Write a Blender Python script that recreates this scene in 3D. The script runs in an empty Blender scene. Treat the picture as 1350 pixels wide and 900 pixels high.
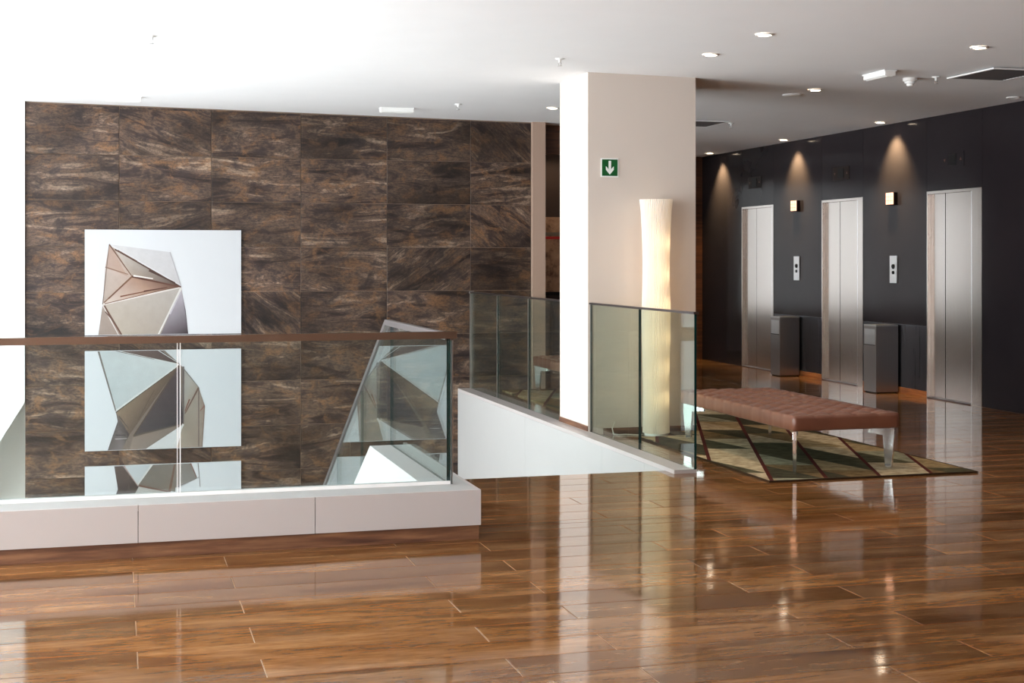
import bpy, bmesh, math, random
from mathutils import Vector, Matrix
random.seed(7)
sc = bpy.context.scene
COL = sc.collection
PI = math.pi

# ------------------------------------------------------------------ camera, world, exposure
F, HCAM = 1850.0, 1.42                       # focal length in pixels of a 1350x900 frame, eye height
YAW = math.atan(520.0 / F)
cam_d = bpy.data.cameras.new('camera'); cam = bpy.data.objects.new('camera', cam_d); COL.objects.link(cam)
cam.location = (0, 0, HCAM); cam.rotation_euler = (PI / 2, 0, -YAW)
cam_d.sensor_width = 36.0; cam_d.lens = F / 1350.0 * 36.0; cam_d.shift_y = -108.0 / 1350.0
cam_d.clip_start = 0.05; cam_d.clip_end = 200
sc.camera = cam

SKY = 15.0
w = bpy.data.worlds.new('overcast_sky'); sc.world = w; w.use_nodes = True
bgn = w.node_tree.nodes['Background']; bgn.inputs[0].default_value = (0.93, 0.97, 1.0, 1); bgn.inputs[1].default_value = SKY
vs = sc.view_settings
vs.view_transform = 'Standard'; vs.look = 'None'; vs.exposure = 0.12; vs.gamma = 1.0; vs.use_curve_mapping = False
cy = sc.cycles
cy.max_bounces = 10; cy.diffuse_bounces = 6; cy.glossy_bounces = 5; cy.transparent_max_bounces = 24
cy.caustics_reflective = False; cy.caustics_refractive = False; cy.blur_glossy = 0.5
cy.sample_clamp_indirect = 6.0; cy.use_denoising = True

# ------------------------------------------------------------------ helpers
def S(r, g, b):
    f = lambda c: (c / 255 / 12.92) if c / 255 <= 0.04045 else ((c / 255 + 0.055) / 1.055) ** 2.4
    return (f(r), f(g), f(b), 1.0)

def ceil_z(u): return 2.938 + 0.0136 * (3.67 - u)

class NT:
    def __init__(s, name):
        s.m = bpy.data.materials.new(name); s.m.use_nodes = True
        s.t = s.m.node_tree; s.n = s.t.nodes; s.l = s.t.links
        s.p = s.n['Principled BSDF']; s.out = s.n['Material Output']
    def node(s, typ, **k):
        n = s.n.new(typ)
        for a, b in k.items(): setattr(n, a, b)
        return n
    def link(s, a, b): s.l.new(a, b)
    def math(s, op, a, b=None, c=None):
        n = s.node('ShaderNodeMath', operation=op)
        for i, v in enumerate((a, b, c)):
            if v is None: continue
            if isinstance(v, (int, float)): n.inputs[i].default_value = v
            else: s.link(v, n.inputs[i])
        return n.outputs[0]
    def ramp(s, fac, stops, interp='LINEAR'):
        n = s.node('ShaderNodeValToRGB'); r = n.color_ramp; r.interpolation = interp
        while len(r.elements) > 1: r.elements.remove(r.elements[-1])
        r.elements[0].position = stops[0][0]; r.elements[0].color = stops[0][1]
        for p, c in stops[1:]:
            e = r.elements.new(p); e.color = c
        s.link(fac, n.inputs[0]); return n.outputs[0]
    def mix(s, fac, a, b, blend='MIX'):
        n = s.node('ShaderNodeMix', data_type='RGBA', blend_type=blend)
        for sock, v in ((n.inputs[0], fac), (n.inputs[6], a), (n.inputs[7], b)):
            if isinstance(v, (int, float)): sock.default_value = v
            elif isinstance(v, tuple): sock.default_value = v
            else: s.link(v, sock)
        return n.outputs[2]
    def noise(s, vec, scale, detail=4, rough=0.55, dist=0.0):
        n = s.node('ShaderNodeTexNoise'); n.inputs['Scale'].default_value = scale
        n.inputs['Detail'].default_value = detail; n.inputs['Roughness'].default_value = rough
        n.inputs['Distortion'].default_value = dist
        if vec is not None: s.link(vec, n.inputs['Vector'])
        return n.outputs[0]
    def comb(s, x, y, z):
        n = s.node('ShaderNodeCombineXYZ')
        for i, v in enumerate((x, y, z)):
            if isinstance(v, (int, float)): n.inputs[i].default_value = v
            else: s.link(v, n.inputs[i])
        return n.outputs[0]
    def white(s, vec):
        n = s.node('ShaderNodeTexWhiteNoise', noise_dimensions='3D'); s.link(vec, n.inputs[0]); return n.outputs[0]
    def pos(s):
        g = s.node('ShaderNodeNewGeometry'); x = s.node('ShaderNodeSeparateXYZ'); s.link(g.outputs['Position'], x.inputs[0])
        return x.outputs
    def set(s, **k):
        for a, b in k.items():
            sock = s.p.inputs[a.replace('_', ' ')]
            if isinstance(b, (int, float, tuple)): sock.default_value = b
            else: s.link(b, sock)
        return s
    def bump(s, h, strength=0.2, dist=0.01):
        b = s.node('ShaderNodeBump'); b.inputs['Strength'].default_value = strength; b.inputs['Distance'].default_value = dist
        s.link(h, b.inputs['Height']); s.link(b.outputs[0], s.p.inputs['Normal'])

M = {}
def simple(name, col, rough=0.5, metal=0.0, spec=0.5, coat=0.0):
    t = NT(name); t.set(Base_Color=col, Roughness=rough, Metallic=metal)
    t.p.inputs['Specular IOR Level'].default_value = spec
    t.p.inputs['Coat Weight'].default_value = coat
    M[name] = t.m; return t

def paint(name, col, rough=0.6, var=0.04):
    t = simple(name, col, rough)
    p = t.node('ShaderNodeNewGeometry').outputs['Position']
    n = t.noise(p, 3.0, 3)
    dark = tuple(c * (1 - var) for c in col[:3]) + (1,)
    t.set(Base_Color=t.mix(n, dark, col))
    t.bump(t.noise(p, 220, 2), 0.04, 0.002)
    return t
paint('ceiling_paint', S(244, 244, 246), 0.75)
paint('white_paint', S(176, 175, 173), 0.55)
paint('wall_white', S(240, 240, 238), 0.6)
paint('column_paint', S(212, 200, 190), 0.55)
paint('lacquer', S(186, 179, 176), 0.4)
paint('jamb_beige', S(168, 142, 126), 0.5)
paint('lower_grey', S(205, 203, 198), 0.6)

def steel(name, col, rough, streak=0.0, axis='z'):
    t = simple(name, col, rough, 1.0)
    if streak:
        x, y, z = t.pos()
        v = t.comb(t.math('MULTIPLY', x, 90), t.math('MULTIPLY', y, 90), t.math('MULTIPLY', z, 1.5)) if axis == 'z' else \
            t.comb(t.math('MULTIPLY', x, 1.5), t.math('MULTIPLY', y, 1.5), t.math('MULTIPLY', z, 90))
        n = t.noise(v, 1.0, 3)
        mr = t.node('ShaderNodeMapRange'); mr.inputs['To Min'].default_value = rough - streak; mr.inputs['To Max'].default_value = rough + streak
        t.link(n, mr.inputs[0]); t.set(Roughness=mr.outputs[0])
        dk = tuple(c * 0.86 for c in col[:3]) + (1,)
        t.set(Base_Color=t.mix(n, dk, col))
    return t
steel('chrome', S(240, 240, 242), 0.14)
steel('rail_steel', S(214, 206, 202), 0.07)
steel('brushed_steel', S(214, 206, 200), 0.22, 0.08)
steel('bin_steel', S(158, 151, 148), 0.3, 0.03)
steel('flap_steel', S(205, 203, 202), 0.3, 0.06)
steel('dado_steel', S(92, 92, 98), 0.3, 0.08)
steel('cap_metal', S(120, 112, 112), 0.3)
simple('black_plastic', S(10, 10, 11), 0.5, 0, 0.2)
simple('white_plastic', S(236, 236, 234), 0.4)
simple('trim_white', S(240, 238, 235), 0.45)
simple('vent_grey', S(96, 92, 92), 0.6)
simple('grout', S(182, 158, 132), 0.7)
simple('tile_grout', S(128, 110, 96), 0.85)
simple('sign_green', S(0, 84, 34), 0.4)
simple('dark_bronze', S(32, 20, 15), 0.5, 0, 0.15)
simple('cable_clear', S(206, 204, 196), 0.4)

def emit(name, col, strength):
    t = simple(name, col, 0.5)
    t.p.inputs['Emission Color'].default_value = col; t.p.inputs['Emission Strength'].default_value = strength
    return t
emit('lamp_lens', (1.0, 0.80, 0.58, 1), 34.0)
emit('sign_lit', (1.0, 0.56, 0.42, 1), 0.8)
emit('bulb_glow', (1.0, 0.80, 0.55, 1), 12.0)
emit('arrow_amber', S(92, 58, 44), 0.02)

# dark lift wall panels
t = simple('charcoal_panel', S(50, 45, 47), 0.12, 0, 0.5)
t.p.inputs['IOR'].default_value = 1.22
p_ = t.node('ShaderNodeNewGeometry').outputs['Position']
t.set(Base_Color=t.mix(t.noise(p_, 1.6, 3), S(36, 32, 35), S(46, 41, 44)))

def wood_dark(name, c0, c1, c2, rough):
    t = simple(name, c1, rough)
    x, y, z = t.pos()
    n = t.noise(t.comb(t.math('MULTIPLY', x, 3.0), t.math('MULTIPLY', y, 3.0), t.math('MULTIPLY', z, 40)), 1.0, 4)
    t.set(Base_Color=t.ramp(n, [(0.3, c0), (0.5, c1), (0.72, c2)])); return t
wood_dark('toe_wood', S(74, 44, 30), S(104, 68, 46), S(136, 96, 66), 0.5)
wood_dark('skirting_wood', S(120, 66, 34), S(160, 92, 46), S(188, 120, 66), 0.35)
wood_dark('brown_panel', S(60, 34, 20), S(84, 48, 28), S(104, 62, 36), 0.45)
paint('front_brown', S(120, 92, 74), 0.5)
simple('alcove_dark', S(42, 26, 20), 0.6)

# floor planks: wood-look, every plank its own tone and grain
PV, PW, PL = 4.37, 0.2245, 1.2625
t = simple('plank', S(140, 92, 58), 0.14, 0, 0.5)
x, y, z = t.pos()
row = t.math('FLOOR', t.math('DIVIDE', t.math('SUBTRACT', y, PV), PW))
odd = t.math('ABSOLUTE', t.math('MODULO', row, 2.0))
off = t.math('SUBTRACT', 0.49, t.math('MULTIPLY', odd, 0.422))
cell = t.math('FLOOR', t.math('DIVIDE', t.math('SUBTRACT', x, off), PL))
rnd = t.white(t.comb(row, cell, 3.7))
rnd2 = t.white(t.comb(cell, row, 11.3))
gx = t.math('ADD', t.math('MULTIPLY', x, 1.5), t.math('MULTIPLY', rnd, 37.0))
gy = t.math('ADD', t.math('MULTIPLY', y, 9.0), t.math('MULTIPLY', rnd2, 53.0))
n1 = t.noise(t.comb(gx, gy, 0.0), 1.0, 6, 0.62, 0.5)
n2 = t.noise(t.comb(t.math('MULTIPLY', gx, 7.0), t.math('MULTIPLY', gy, 6.0), 1.0), 1.0, 4, 0.65)
n3 = t.noise(t.comb(t.math('MULTIPLY', gx, 1.6), t.math('MULTIPLY', gy, 0.35), 4.0), 1.0, 3, 0.5)
c = t.ramp(n1, [(0.30, S(112, 72, 44)), (0.43, S(140, 95, 60)), (0.54, S(160, 113, 74)), (0.68, S(184, 140, 100))])
c = t.mix(t.ramp(n2, [(0.35, (0.36, 0.36, 0.36, 1)), (0.6, (0, 0, 0, 1))]), c, S(104, 66, 42), 'MULTIPLY')
c = t.mix(t.ramp(n3, [(0.50, (0, 0, 0, 1)), (0.70, (0.45, 0.45, 0.45, 1))]), c, S(172, 134, 102))
tone = t.node('ShaderNodeHueSaturation'); t.link(c, tone.inputs['Color'])
t.link(t.math('ADD', t.math('MULTIPLY', rnd, 0.46), 0.54), tone.inputs['Value'])
tone.inputs['Saturation'].default_value = 1.07; tone.inputs['Hue'].default_value = 0.502
t.set(Base_Color=tone.outputs[0])
t.set(Roughness=t.math('ADD', t.math('MULTIPLY', n2, 0.05), 0.045))
fy = t.math('SUBTRACT', t.math('DIVIDE', t.math('SUBTRACT', y, PV), PW), row)
crown = t.math('SINE', t.math('MULTIPLY', fy, PI))
hb = t.math('ADD', t.math('MULTIPLY', crown, 0.22), t.math('ADD', t.math('MULTIPLY', n1, 0.10), t.math('MULTIPLY', t.noise(t.comb(t.math('MULTIPLY', x, 1.2), t.math('MULTIPLY', y, 4.0), 0.0), 1.0, 2), 0.9)))
t.bump(hb, 1.0, 0.0010)

# slate wall tiles
TU, TW, TZ, TH = 0.015, 0.919, 2.481, 0.4655
t = simple('slate', S(80, 64, 54), 0.42, 0, 0.4)
x, y, z = t.pos()
ci = t.math('FLOOR', t.math('DIVIDE', t.math('SUBTRACT', x, TU), TW)); ri = t.math('FLOOR', t.math('DIVIDE', t.math('SUBTRACT', z, TZ), TH))
r1 = t.white(t.comb(ci, ri, 1.7)); r2 = t.white(t.comb(ri, ci, 5.1)); r3 = t.white(t.comb(ri, ci, 9.9))
ang = t.math('MULTIPLY', t.math('SUBTRACT', r3, 0.5), t.math('MULTIPLY', t.math('GREATER_THAN', r2, 0.72), 1.6))
ca, sa = t.math('COSINE', ang), t.math('SINE', ang)
rx = t.math('SUBTRACT', t.math('MULTIPLY', x, ca), t.math('MULTIPLY', z, sa))
rz = t.math('ADD', t.math('MULTIPLY', x, sa), t.math('MULTIPLY', z, ca))
vec = t.comb(t.math('ADD', t.math('MULTIPLY', rx, 1.5), t.math('MULTIPLY', r1, 40)), t.math('ADD', t.math('MULTIPLY', rz, 7.5), t.math('MULTIPLY', r2, 40)), 0.0)
vec2 = t.comb(t.math('ADD', t.math('MULTIPLY', rx, 3.2), t.math('MULTIPLY', r2, 31)), t.math('ADD', t.math('MULTIPLY', rz, 5.0), t.math('MULTIPLY', r1, 29)), 2.0)
a1 = t.noise(vec, 1.0, 9, 0.64, 1.1)
a2 = t.noise(vec2, 1.5, 8, 0.66, 0.8)
a3 = t.noise(vec2, 9.0, 6, 0.75, 0.3)
a4 = t.noise(t.comb(t.math('MULTIPLY', x, 1.1), t.math('MULTIPLY', z, 1.6), t.math('MULTIPLY', r1, 9.0)), 1.3, 3, 0.5)
c = t.ramp(a1, [(0.36, S(40, 29, 26)), (0.44, S(74, 56, 48)), (0.50, S(112, 90, 74)), (0.55, S(80, 63, 55)), (0.62, S(150, 126, 106)), (0.70, S(176, 154, 134))])
c = t.mix(t.ramp(a2, [(0.52, (0, 0, 0, 1)), (0.62, (0.7, 0.7, 0.7, 1))]), c, S(138, 100, 66))
c = t.mix(t.ramp(a2, [(0.36, (0.8, 0.8, 0.8, 1)), (0.46, (0, 0, 0, 1))]), c, S(54, 43, 43))
c = t.mix(t.ramp(a3, [(0.40, (0.55, 0.55, 0.55, 1)), (0.56, (0, 0, 0, 1))]), c, S(36, 27, 25))
c = t.mix(t.ramp(a4, [(0.35, (0.75, 0.75, 0.75, 1)), (0.6, (0, 0, 0, 1))]), c, S(96, 84, 80), 'MULTIPLY')
hs = t.node('ShaderNodeHueSaturation'); t.link(c, hs.inputs['Color']); t.link(t.math('ADD', t.math('MULTIPLY', r1, 0.40), 0.60), hs.inputs['Value'])
t.set(Base_Color=hs.outputs[0])
t.bump(t.math('ADD', a1, t.math('MULTIPLY', a3, 0.3)), 0.45, 0.012)

# rug: diagonal red-brown lines with triangles in between
t = simple('rug_print', S(120, 110, 80), 0.95, 0, 0.1)
x, y, z = t.pos()
pa = t.math('DIVIDE', t.math('SUBTRACT', t.math('SUBTRACT', x, t.math('MULTIPLY', t.math('SUBTRACT', y, 8.2), 0.39)), 3.63), 0.385)
bi = t.math('FLOOR', pa); af = t.math('SUBTRACT', pa, bi)
pb = t.math('ADD', t.math('DIVIDE', t.math('ADD', y, t.math('MULTIPLY', x, 0.35)), 0.62), t.math('MULTIPLY', bi, 0.37))
bj = t.math('FLOOR', pb); bf = t.math('SUBTRACT', pb, bj)
tri = t.math('GREATER_THAN', t.math('ADD', af, bf), 1.0)
rr = t.white(t.comb(bi, bj, t.math('ADD', tri, 0.5)))
c = t.ramp(rr, [(0.0, S(196, 178, 146)), (0.22, S(84, 80, 58)), (0.42, S(150, 148, 124)), (0.58, S(126, 104, 70)), (0.76, S(70, 66, 48)), (0.9, S(168, 146, 108))], 'CONSTANT')
pn = t.noise(t.comb(t.math('MULTIPLY', x, 11), t.math('MULTIPLY', y, 13), 0.0), 1.0, 4, 0.6)
c = t.mix(t.ramp(pn, [(0.35, (0.6, 0.6, 0.6, 1)), (0.62, (0.05, 0.05, 0.05, 1))]), c, S(124, 98, 66), 'MULTIPLY')
edge = t.math('LESS_THAN', af, 0.075)
c = t.mix(edge, c, S(74, 26, 20))
t.set(Base_Color=c); t.bump(t.noise(t.node('ShaderNodeNewGeometry').outputs['Position'], 160, 2), 0.5, 0.006)
simple('rug_border', S(52, 38, 26), 0.95, 0, 0.1)

# leather
t = simple('leather', S(132, 84, 66), 0.36, 0, 0.6)
p_ = t.node('ShaderNodeNewGeometry').outputs['Position']
t.set(Base_Color=t.mix(t.noise(p_, 5, 3), S(98, 58, 44), S(124, 78, 58)))
t.bump(t.noise(p_, 130, 2), 0.12, 0.003)
t.p.inputs['Sheen Weight'].default_value = 0.05; t.p.inputs['Sheen Roughness'].default_value = 0.4

# paper lamp shade
t = NT('pleated_paper'); M['pleated_paper'] = t.m
t.n.remove(t.p)
df = t.node('ShaderNodeBsdfDiffuse'); df.inputs[0].default_value = S(250, 248, 246)
tl = t.node('ShaderNodeBsdfTranslucent'); tl.inputs[0].default_value = S(250, 236, 214)
mx = t.node('ShaderNodeMixShader'); mx.inputs[0].default_value = 0.38
t.link(df.outputs[0], mx.inputs[1]); t.link(tl.outputs[0], mx.inputs[2]); t.link(mx.outputs[0], t.out.inputs[0])

t = NT('added_screen'); M['added_screen'] = t.m; t.n.remove(t.p)  # translucent cloth of the added hall window, mirrored in the lift doors
df = t.node('ShaderNodeBsdfDiffuse'); df.inputs[0].default_value = S(225, 225, 222)
tl = t.node('ShaderNodeBsdfTranslucent'); tl.inputs[0].default_value = (0.9, 0.9, 0.9, 1)
mx = t.node('ShaderNodeMixShader'); mx.inputs[0].default_value = 0.10
t.link(df.outputs[0], mx.inputs[1]); t.link(tl.outputs[0], mx.inputs[2]); t.link(mx.outputs[0], t.out.inputs[0])

# sheet glass: clear with an angle-dependent mirror reflection
def sheet_glass(name, tint):
    t = NT(name); M[name] = t.m; t.n.remove(t.p)
    ge = t.node('ShaderNodeNewGeometry'); vm = t.node('ShaderNodeVectorMath', operation='DOT_PRODUCT')
    t.link(ge.outputs['Incoming'], vm.inputs[0]); t.link(ge.outputs['Normal'], vm.inputs[1])
    cosv = t.math('ABSOLUTE', vm.outputs['Value'])
    k = t.math('POWER', t.math('SUBTRACT', 1.0, cosv), 5.0)
    fr = t.math('ADD', t.math('MULTIPLY', k, 0.957), 0.043)
    tr = t.node('ShaderNodeBsdfTransparent'); tr.inputs[0].default_value = tint
    gl = t.node('ShaderNodeBsdfGlossy'); gl.inputs['Roughness'].default_value = 0.0; gl.inputs[0].default_value = (0.95, 1, 0.99, 1)
    mx = t.node('ShaderNodeMixShader'); t.link(fr, mx.inputs[0]); t.link(tr.outputs[0], mx.inputs[1]); t.link(gl.outputs[0], mx.inputs[2])
    t.link(mx.outputs[0], t.out.inputs[0])
sheet_glass('sheet_glass', (0.905, 0.945, 0.94, 1))
sheet_glass('green_glass', (0.885, 0.935, 0.90, 1))
sheet_glass('window_glass', (0.985, 0.99, 0.99, 1))
simple('glass_edge', S(14, 48, 46), 0.12, 0, 0.6)

# ------------------------------------------------------------------ mesh helpers
def box(bm, a, b, mi=0):
    (x0, y0, z0), (x1, y1, z1) = a, b
    v = [bm.verts.new(p) for p in ((x0, y0, z0), (x1, y0, z0), (x1, y1, z0), (x0, y1, z0), (x0, y0, z1), (x1, y0, z1), (x1, y1, z1), (x0, y1, z1))]
    fs = [bm.faces.new([v[i] for i in f]) for f in ((3, 2, 1, 0), (4, 5, 6, 7), (0, 1, 5, 4), (1, 2, 6, 5), (2, 3, 7, 6), (3, 0, 4, 7))]
    for f in fs: f.material_index = mi
    return v, fs
def prism(bm, pts, axis, a, b, mi=0):
    """polygon pts (2D) extruded along axis from a to b"""
    def mk(p, t):
        return {'x': (t, p[0], p[1]), 'y': (p[0], t, p[1]), 'z': (p[0], p[1], t)}[axis]
    A = [bm.verts.new(mk(p, a)) for p in pts]; B = [bm.verts.new(mk(p, b)) for p in pts]
    n = len(pts); fs = [bm.faces.new(A), bm.faces.new(B[::-1])]
    for i in range(n): fs.append(bm.faces.new((A[i], B[i], B[(i + 1) % n], A[(i + 1) % n])))
    for f in fs: f.material_index = mi
    return fs
def lathe(bm, prof, seg=32, c=(0, 0, 0), cap=True):
    rings = []
    for r, z in prof:
        rings.append([bm.verts.new((c[0] + r * math.cos(2 * PI * i / seg), c[1] + r * math.sin(2 * PI * i / seg), c[2] + z)) for i in range(seg)])
    for a, b in zip(rings, rings[1:]):
        for i in range(seg): bm.faces.new((a[i], a[(i + 1) % seg], b[(i + 1) % seg], b[i]))
    if cap:
        bm.faces.new(rings[0][::-1]); bm.faces.new(rings[-1])
def tube(bm, pts, r, seg=10):
    rings = []
    for i, p in enumerate(pts):
        p = Vector(p); d = (Vector(pts[min(i + 1, len(pts) - 1)]) - Vector(pts[max(i - 1, 0)])).normalized()
        u = d.cross(Vector((0, 0, 1))) if abs(d.z) < 0.95 else d.cross(Vector((1, 0, 0))); u.normalize(); v = d.cross(u)
        rings.append([bm.verts.new(p + r * (math.cos(2 * PI * k / seg) * u + math.sin(2 * PI * k / seg) * v)) for k in range(seg)])
    for a, b in zip(rings, rings[1:]):
        for i in range(seg): bm.faces.new((a[i], a[(i + 1) % seg], b[(i + 1) % seg], b[i]))
    bm.faces.new(rings[0][::-1]); bm.faces.new(rings[-1])

def tag(o, label=None, cat=None, group=None, kind=None):
    if label: o['label'] = label
    if cat: o['category'] = cat
    if group: o['group'] = group
    if kind: o['kind'] = kind
    return o
def link(name, me, parent=None, loc=None):
    o = bpy.data.objects.new(name, me); COL.objects.link(o)
    if parent: o.parent = parent
    if loc is not None: o.location = loc
    return o
def obj(name, bm, mats, parent=None, bevel=0.0, smooth=False, loc=None, seg=2):
    if bevel > 0:
        es = [e for e in bm.edges if len(e.link_faces) == 2 and e.calc_face_angle() > 0.6]
        bmesh.ops.bevel(bm, geom=es, offset=bevel, segments=seg, profile=0.5, affect='EDGES', clamp_overlap=True)
    bmesh.ops.recalc_face_normals(bm, faces=bm.faces)
    me = bpy.data.meshes.new(name); bm.to_mesh(me); bm.free()
    for m in (mats if isinstance(mats, (list, tuple)) else [mats]): me.materials.append(M[m])
    if smooth:
        for p in me.polygons: p.use_smooth = True
    return link(name, me, parent, loc)
def boxobj(name, a, b, mat, parent=None, bevel=0.0, loc=None):
    bm = bmesh.new(); box(bm, a, b); return obj(name, bm, mat, parent, bevel, loc=loc)
def empty(name, loc=(0, 0, 0), rz=0.0):
    o = bpy.data.objects.new(name, None); COL.objects.link(o); o.location = loc; o.rotation_euler = (0, 0, rz)
    o.empty_display_size = 0.1; return o
def struct(o, label, cat): return tag(o, label, cat, kind='structure')
def copy_tree(o, parent=None):
    c = o.copy(); COL.objects.link(c); c.parent = parent
    for ch in list(o.children): copy_tree(ch, c)
    return c
def proj(p):
    s, c = math.sin(YAW), math.cos(YAW)
    d = p[0] * s + p[1] * c; X = p[0] * c - p[1] * s
    return (675 + F * X / d, 342 - F * (p[2] - HCAM) / d, d) if d > 0.2 else (0, 1e5, d)

# ------------------------------------------------------------------ dimensions of the place (metres; x = along the slate wall, y = into the room)
UL, UR = -4.5, 8.013           # window side, lift wall
VF, VB, VE, VH = -3.5, 14.8, 18.5, 20.0  # wall behind the camera, slate wall, end of the lift lobby
ZL = -2.64                     # lower storey floor
OPEN_V = 8.82                  # edge of the floor above the stairs

# ------------------------------------------------------------------ ceiling
bm = bmesh.new()
v, _ = box(bm, (UL - 0.3, VF - 0.3, 0), (UR + 0.5, VH + 0.4, 0.3))
for p in v: p.co.z += ceil_z(p.co.x)
struct(obj('ceiling', bm, 'ceiling_paint'), 'smooth white plaster ceiling over the hall', 'ceiling')

# ------------------------------------------------------------------ floor
regions = [(UL, UR, VF, 7.2), (1.79, UR, 7.2, OPEN_V), (3.715, UR, OPEN_V, VE), (0.75, 7.62, VE, VH), (0.75, 3.79, VB + 0.3, VE)]
bm = bmesh.new()
for a, b, c_, d in [(UL - 0.3, UR + 0.4, VF - 0.3, 7.2), (1.70, UR + 0.4, 7.2, OPEN_V), (3.60, UR + 0.4, OPEN_V, VH + 0.3), (0.5, 3.60, VB + 0.26, VH + 0.3)]:
    box(bm, (a, c_, -0.34), (b, d, -0.0025))
floor = struct(obj('floor', bm, 'grout'), 'glossy brown wood plank floor laid in staggered rows', 'floor')
G = 0.0020
planks = []
r0, r1 = int(math.floor((VF - PV) / PW)), int(math.ceil((VH - PV) / PW))
for r in range(r0, r1 + 1):
    ya, yb = PV + r * PW, PV + (r + 1) * PW
    off_ = 0.49 - 0.422 * (r % 2)
    k0, k1 = int(math.floor((UL - off_) / PL)), int(math.ceil((UR - off_) / PL))
    for k in range(k0, k1 + 1):
        xa, xb = off_ + k * PL, off_ + (k + 1) * PL
        for R in regions:
            a, b, c_, d = max(xa, R[0]), min(xb, R[1]), max(ya, R[2]), min(yb, R[3])
            if b - a > 0.03 and d - c_ > 0.02:
                ps = [proj((q, s_, 0)) for q, s_ in ((a, c_), (b, c_), (b, d), (a, d))]
                if min(q[2] for q in ps) <= 0.3: area = 0
                else:
                    xs = [min(max(q[0], 0), 1350) for q in ps]; ys = [min(max(q[1], 0), 900) for q in ps]
                    area = 0.5 * abs(sum(xs[i] * ys[(i + 1) % 4] - xs[(i + 1) % 4] * ys[i] for i in range(4)))
                planks.append((area, a, b, c_, d))
planks.sort(key=lambda q: -q[0])
cache = {}
def plank_geo(bm, a, b, c_, d):
    e = 0.0012
    lo = [bm.verts.new(p) for p in ((a, c_, -0.004), (b, c_, -0.004), (b, d, -0.004), (a, d, -0.004))]
    mid = [bm.verts.new(p) for p in ((a, c_, -e), (b, c_, -e), (b, d, -e), (a, d, -e))]
    hi = [bm.verts.new(p) for p in ((a + e, c_ + e, 0), (b - e, c_ + e, 0), (b - e, d - e, 0), (a + e, d - e, 0))]
    for A, B in ((lo, mid), (mid, hi)):
        for i in range(4): bm.faces.new((A[i], A[(i + 1) % 4], B[(i + 1) % 4], B[i]))
    bm.faces.new(hi)
for area, a, b, c_, d in planks[:300]:
    L_, W_ = round(b - a - 2 * G, 4), round(d - c_ - 2 * G, 4)
    key = (L_, W_)
    if key not in cache:
        bm = bmesh.new(); plank_geo(bm, -L_ / 2, L_ / 2, -W_ / 2, W_ / 2)
        me = bpy.data.meshes.new('plank'); bm.to_mesh(me); bm.free(); me.materials.append(M['plank']); cache[key] = me
    link('plank', cache[key], floor, ((a + b) / 2, (c_ + d) / 2, 0))
bm = bmesh.new()
for area, a, b, c_, d in planks[300:]: plank_geo(bm, a + G, b - G, c_ + G, d - G)
tag(obj('plank_field', bm, 'plank', floor), kind='stuff')

struct(boxobj('floor_lower', (UL, 6.0, ZL - 0.2), (3.9, VB + 0.8, ZL), 'lower_grey'), 'pale lower storey floor at the foot of the stairwell', 'floor')

# ------------------------------------------------------------------ slate wall
TL, TR = -0.889, 4.377
bm = bmesh.new()
prism(bm, [(TL, ZL), (TR, ZL), (TR, ceil_z(TR)), (TL, ceil_z(TL))], 'y', VB + 0.008, VB + 0.25)
wall_back = struct(obj('wall_back', bm, 'tile_grout'), 'tall wall clad in dark brown slate tiles behind the stairwell', 'wall')
rows = [TZ - TH * k for k in range(0, 12)]
cols = [TL] + [TU + TW * k for k in range(5)] + [TR]
g2 = 0.0022
for i in range(len(cols) - 1):
    a, b = cols[i] + g2, cols[i + 1] - g2
    spans = [(TZ, None)] + [(rows[k + 1], rows[k]) for k in range(11)]
    for z0, z1 in spans:
        if z1 is not None and z1 < ZL + 0.05: continue
        z0 = max(z0, ZL)
        dp = random.uniform(-0.0015, 0.0015)
        bm = bmesh.new()
        ta = (ceil_z(a) - 0.012) if z1 is None else z1 - g2
        tb = (ceil_z(b) - 0.012) if z1 is None else z1 - g2
        prism(bm, [(a, z0 + g2), (b, z0 + g2), (b, tb), (a, ta)], 'y', VB + dp, VB + 0.008)
        es = [e for e in bm.edges if all(abs(q.co.y - VB - dp) < 1e-5 for q in e.verts)]
        bmesh.ops.bevel(bm, geom=es, offset=0.002, segments=1, affect='EDGES')
        obj('tile', bm, 'slate', wall_back)

# white wall left of the slate, alcove and lobby end
bm = bmesh.new()
prism(bm, [(UL, ZL), (TL - 1.6, ZL), (TL - 0.002, 0.0), (TL - 0.002, ceil_z(TL)), (UL, ceil_z(UL))], 'y', VB - 0.03, VB + 0.25)
struct(obj('wall_corner', bm, 'wall_white'), 'bright white wall beside the slate cladding', 'wall')
bm = bmesh.new(); box(bm, (UL, VB + 0.75, ZL), (TL + 0.3, VB + 0.9, 0.3)); box(bm, (TL - 0.002, VB + 0.01, ZL), (TL + 0.1, VB + 0.75, 0.3)); box(bm, (UL, VB + 0.251, 0.1), (TL + 0.3, VB + 0.75, 0.3))
struct(obj('wall_shade_recess', bm, 'lower_grey'), 'pale grey wall recess added for shade under the slanted edge of the white wall', 'wall')  # made-up recess and greyer paint to shade the area below the slant
bm = bmesh.new()
prism(bm, [(4.379, 0), (4.525, 0), (4.525, ceil_z(4.525)), (4.379, ceil_z(4.379))], 'y', VB - 0.06, VB + 0.9)
struct(obj('trim_1', bm, 'jamb_beige', bevel=0.004), 'beige upright jamb at the end of the slate wall', 'trim')
boxt = lambda nm, a, b, top, mat: prism(nm, [(a[0], a[2]), (b[0], a[2]), (b[0], ceil_z(b[0])), (a[0], ceil_z(a[0]))], 'y', a[1], b[1])
bm = bmesh.new(); boxt(bm, (4.53, 15.02, 2.60), (5.26, 15.12, 0), 0, 0)
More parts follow.
